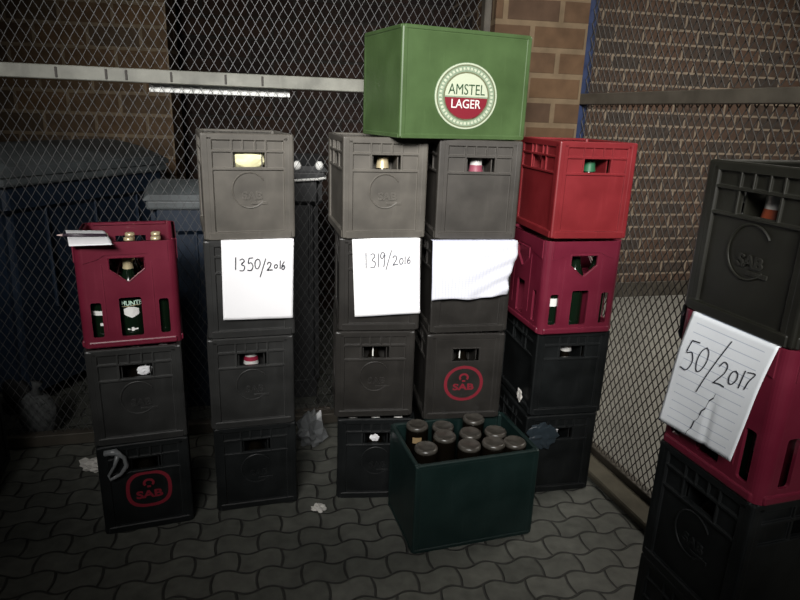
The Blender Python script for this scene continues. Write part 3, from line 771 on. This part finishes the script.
# sheet and pen on the open crimson crate
cr = CR['A3']
root = thing('paper_sheet', 'white sheet lying over the open top of the leftmost crimson crate', 'paper', cr.matrix_local @ Vector((0, 0, CH)), cr.rotation_euler.z, 'white paper sheets on the crates')
bm = bmesh.new(); n = 16; g = []
for jx in range(n + 1):
    rw = []
    for i in range(n + 1):
        s, t = i / n, jx / n
        q = Vector((-.186, .192)).lerp(Vector((-.070, .165)), s).lerp(Vector((-.150, -.030)).lerp(Vector((-.030, -.060)), s), t)
        z = .005 + .006 * abs(math.sin(t * math.pi)) - .010 * max(0, t - .82) * (1.5 - s) / .18 * .6
        rw.append(bm.verts.new((q.x, q.y, z)))
    g.append(rw)
for ra, rb in zip(g, g[1:]):
    for i in range(n):
        f = bm.faces.new((ra[i], ra[i + 1], rb[i + 1], rb[i])); f.smooth = True
sh = part('sheet', bm, M['paper_plain'], root); so = sh.modifiers.new('thickness', 'SOLIDIFY'); so.thickness = .0006
a, c2 = Vector((-.190, .045, .0165)), Vector((-.050, .020, .0165))
pr = thing('pen', 'dark pen with pale tip lying across the sheet on the crimson crate', 'pen', cr.matrix_local @ Vector((0, 0, CH)), cr.rotation_euler.z)
b = bmesh.new(); tube(b, [a.lerp(c2, k) for k in (.12, .15, 1)], [.004, .0052, .0052], 10); part('barrel', b, M['pen_dark'], pr, True)
b = bmesh.new(); tube(b, [a, a.lerp(c2, .04), a.lerp(c2, .125)], [.001, .0025, .004], 10); part('tip', b, M['pen_pale'], pr, True, label='pale pen tip')

# ------------------------------------------------------------------ stuffing, wraps and litter
def scrap(name, label, key, c, rad, seed, mat, cat='paper scrap', amp=.35):
    b = bmesh.new(); crumple(b, (0, 0, 0), rad, seed, amp)
    if key: w = CR[key].matrix_local @ Vector(c); rz = CR[key].rotation_euler.z
    else: w = Vector(c); rz = 0
    return tag(link(name, mesh_of(b, name, M[mat], False), None, w, (0, 0, rz)), label, cat)
scrap('crumpled_paper', 'cream crumpled paper filling the hand hole of the faded grey crate', 'B4', (.001, .034, .257), (.056, .020, .034), 3.1, 'paper_cream', amp=.12)
scrap('torn_paper', 'torn white paper in the hand hole under the leftmost crimson crate', 'A2', (.024, .030, .247), (.020, .006, .015), 5.2, 'paper_plain')
scrap('torn_paper', 'white paper scrap in the hand hole beside the dark green crate', 'C1', (-.005, .020, .250), (.016, .005, .013), 8.3, 'paper_plain')
scrap('torn_paper', 'white scrap in the hand hole of the bottom crate by the right mesh', 'E1', (-.018, .024, .258), (.018, .006, .012), 9.4, 'paper_plain')
scrap('white_litter', 'small white scrap on the paving between second and third full stacks', None, (-.274, 1.98, .008), (.022, .018, .008), 2.2, 'white_scrap', 'litter', .6)
scrap('white_litter', 'white scrap on the paving behind the left bottom crate', None, (-1.22, 2.19, .022), (.040, .030, .022), 6.2, 'white_scrap', 'litter', .5)
scrap('clear_plastic_bag', 'crumpled clear plastic bag on the floor between second and third full stacks', None, (-.37, 2.45, .070), (.050, .04, .078), 4.4, 'clear_wrap', 'plastic bag', .6)
scrap('white_litter', 'pale scrap caught on the left side ledge of the black crate by the mesh', 'E2', (-.151, .100, .040), (.006, .016, .022), 7.7, 'white_scrap', 'litter', .5)
scrap('plastic_wrap', 'cloudy bluish plastic wrap on the upper left of the bottom crate by the mesh', 'E1', (-.085, -.020, .262), (.052, .010, .048), 1.9, 'blue_wrap', 'plastic wrap', .5)
scrap('black_plastic_scrap', 'black plastic scrap sticking out behind the 50/2017 sheet', 'F3', (-.172, .062, .290), (.012, .028, .055), 3.7, 'black_bag', 'plastic scrap', .5)
scrap('white_plastic_bag', 'white plastic bag lying on the olive-black crate at the right edge', 'F4', (.100, .11, H + .034), (.034, .045, .036), 5.9, 'white_scrap', 'plastic bag', .6)
# twisted clear strip hanging from the left bottom crate
c = CR['A1']
b = bmesh.new()
def P1(x, z, y=-.008): return (x, y - .007, z)
tube(b, [P1(-.118, .322), P1(-.085, .325, -.012), P1(-.060, .300, -.012), P1(-.055, .268, -.012), P1(-.075, .238, -.010), P1(-.108, .222, -.008), P1(-.112, .238, -.008), P1(-.092, .272, -.011), P1(-.078, .312, -.012)], [.010, .012, .007, .008, .006, .006, .005, .005, .009], 8)
tag(link('plastic_strip', mesh_of(b, 'plastic_strip', M['clear_wrap'], True), None, c.location, c.rotation_euler), 'twisted clear plastic strip hanging over the crate with the red oval emblem', 'plastic strip')
# two battens behind the mesh
for k, (x, yv, z, dz, lb) in enumerate(((-.43, 2.60, .07, .006, 'lower'), (-.43, 2.61, .11, .02, 'upper'))):
    b = bmesh.new(); bx(b, -.11, .11, -.012, .012, -.010, .010, .002)
    o = tag(link('wooden_batten', mesh_of(b, 'wooden_batten', M['wood']), None, (x, yv + .10, .0105 + .0215 * k), (0, 0, R(14 + 4 * k))), 'short wooden batten, the %s of two behind the mesh between second and third stacks' % lb, 'batten')

# ------------------------------------------------------------------ bins and sacks behind the left mesh
def bin_thing(label, loc, yaw, w, d, h, bodym, lidm, four=False, knobs=False):
    t = thing('wheelie_bin', label, 'bin', loc, R(yaw), 'bins behind the mesh')
    bm = bmesh.new(); ti = .10 if four else .05
    def ring(x, y0, y1, z): return [bm.verts.new(p) for p in ((-x, y0, z), (x, y0, z), (x, y1, z), (-x, y1, z))]
    r = [ring(w / 2 - ti * .5, ti, d - ti * .4, .09), ring(w / 2 - .03, .02, d - .02, h - .16), ring(w / 2 - .012, .006, d - .008, h - .14), ring(w / 2 - .012, .006, d - .008, h - .02)]
    for a, bb in zip(r, r[1:]):
        for k in range(4): bm.faces.new((a[k], a[(k + 1) % 4], bb[(k + 1) % 4], bb[k]))
    bm.faces.new(r[0][::-1]); bm.faces.new(r[-1])
    bmesh.ops.bevel(bm, geom=[e for e in bm.edges if abs(e.verts[0].co.z - e.verts[1].co.z) > .03], offset=.03, segments=3, affect='EDGES')
    for k in range(-1, 2): bx(bm, k * w * .28 - .006, k * w * .28 + .006, .012, .03, h * .45, h - .15, .003)
    part('body', bm, bodym, t)
    bm = bmesh.new(); bx(bm, -w / 2, w / 2, -.012, d + .01, h - .045, h, .012, 2); part('rim', bm, lidm, t)
    bm = bmesh.new(); n = 10; vs = []
    for i in range(n + 1):
        s = i / n; yy = -.018 + (d + .03) * s; zz = h + .003 + (.11 if four else .06) * math.sin(math.pi * (.08 + .84 * s)) ** .8
        vs.append([bm.verts.new((sx * (w / 2 + .008), yy, z_)) for sx, z_ in ((-1, h - .003), (-1, zz - .02), (-.9, zz), (.9, zz), (1, zz - .02), (1, h - .003))])
    for a, bb in zip(vs, vs[1:]):
        for k in range(5): bm.faces.new((a[k], a[k + 1], bb[k + 1], bb[k]))
    bm.faces.new(vs[0][::-1]); bm.faces.new(vs[-1]); bmesh.ops.recalc_face_normals(bm, faces=bm.faces)
    part('lid', bm, lidm, t)
    for sx in (-1, 1):
        for yy in ((ti + .06, d - .1) if four else (d - .08,)):
            b2 = bmesh.new(); lathe(b2, [(.05, -.02), (.075, -.018), (.09, -.008), (.09, .008), (.075, .018), (.05, .02)], 20)
            part('wheel', b2, M['rubber'], t, True, loc=(sx * (w / 2 - .06), yy, .0905), rot=(0, R(90), 0))
    if not four:
        b2 = bmesh.new(); bx(b2, -w / 2 + .04, w / 2 - .04, ti - .005, ti + .04, 0, .10, .004); part('foot', b2, bodym, t)
        b2 = bmesh.new(); tube(b2, [(-w / 2 + .05, d, h - .03), (-w / 2 + .05, d + .05, h + .01), (w / 2 - .05, d + .05, h + .01), (w / 2 - .05, d, h - .03)], .012, 8); part('handle', b2, bodym, t)
    if knobs:
        for x in (.0, .10):
            b2 = bmesh.new(); lathe(b2, [(.008, -.02), (.016, -.012), (.019, 0), (.016, .012), (.008, .02)], 14); part('knob', b2, M['label_white'], t, True, loc=(w / 2 - .13 + x, -.014, h + .025), label='white knob')
        b2 = bmesh.new(); tube(b2, [(w / 2 - .2, -.02, h - .045), (w / 2 - .04, -.02, h - .035), (w / 2, -.01, h - .03)], .006, 8); part('trim_strip', b2, M['label_white'], t)
    return t
bin_thing('large dark blue four-wheel bin with grey-blue lid behind the left mesh', (-1.50, 3.03, 0), 71.5, 1.02, .72, 1.12, M['bin_blue'], M['bin_lid'], True)
bin_thing('smaller blue bin with grey-blue lid behind the mesh left of the second stack', (-.93, 2.74, 0), 14, .40, .45, 1.03, M['bin_blue'], M['bin_lid'])
bin_thing('dark grey bin with two white knobs between second and third full stacks', (-.53, 2.86, 0), 14, .34, .42, 1.16, M['bin_grey'], M['bin_grey'], knobs=True)
for k, (x, yv, r, lb) in enumerate(((-1.81, 2.385, (.085, .05, .13), 'left'), (-1.57, 2.44, (.080, .045, .105), 'right'))):
    b = bmesh.new(); crumple(b, (0, 0, r[2] * .95), r, 11 + 3 * k, .14, 1.6, 3)
    lo = min(v.co.z for v in b.verts)
    for v in b.verts: v.co.z -= lo
    t = thing('rubbish_sack', 'grey rubbish sack on the floor behind the left mesh, the %s of two' % lb, 'sack', (x, yv, .001), R(14), 'rubbish sacks')
    hi = max(v.co.z for v in b.verts)
    part('sack_body', b, M['sack'], t, True)
    b = bmesh.new(); tube(b, [(0, 0, hi - .02), (.004, 0, hi + .012), (.012, 0, hi + .04)], [.03, .012, .024], 10); part('tied_neck', b, M['sack'], t, True)

# ------------------------------------------------------------------ light
def area(name, loc, target, size, size_y, power, color=(1, 1, 1), spread=180):
    l = bpy.data.lights.new(name, 'AREA'); l.shape = 'RECTANGLE'; l.size = size; l.size_y = size_y; l.energy = power; l.color = color; l.spread = R(spread)
    o = bpy.data.objects.new(name, l); col.objects.link(o); o.location = loc
    o.rotation_euler = (Vector(target) - Vector(loc)).to_track_quat('-Z', 'Y').to_euler()
    return o
area('daylight_doorway', (-.2, -1.15, 2.70), (0.12, 2.1, 1.45), 2.0, .7, 33, (1, .98, .95), 50)
area('daylight_yard', (2.6, 3.3, 2.9), (2.1, 3.7, 0), 1.6, 1.6, 85, (1, .95, .86), 150)
w = bpy.data.worlds.new('world'); sc.world = w; w.use_nodes = True
w.node_tree.nodes['Background'].inputs['Color'].default_value = (.55, .65, .8, 1); w.node_tree.nodes['Background'].inputs['Strength'].default_value = .010
sc.view_settings.view_transform = 'Standard'; sc.view_settings.look = 'None'; sc.view_settings.exposure = 0; sc.view_settings.gamma = 1
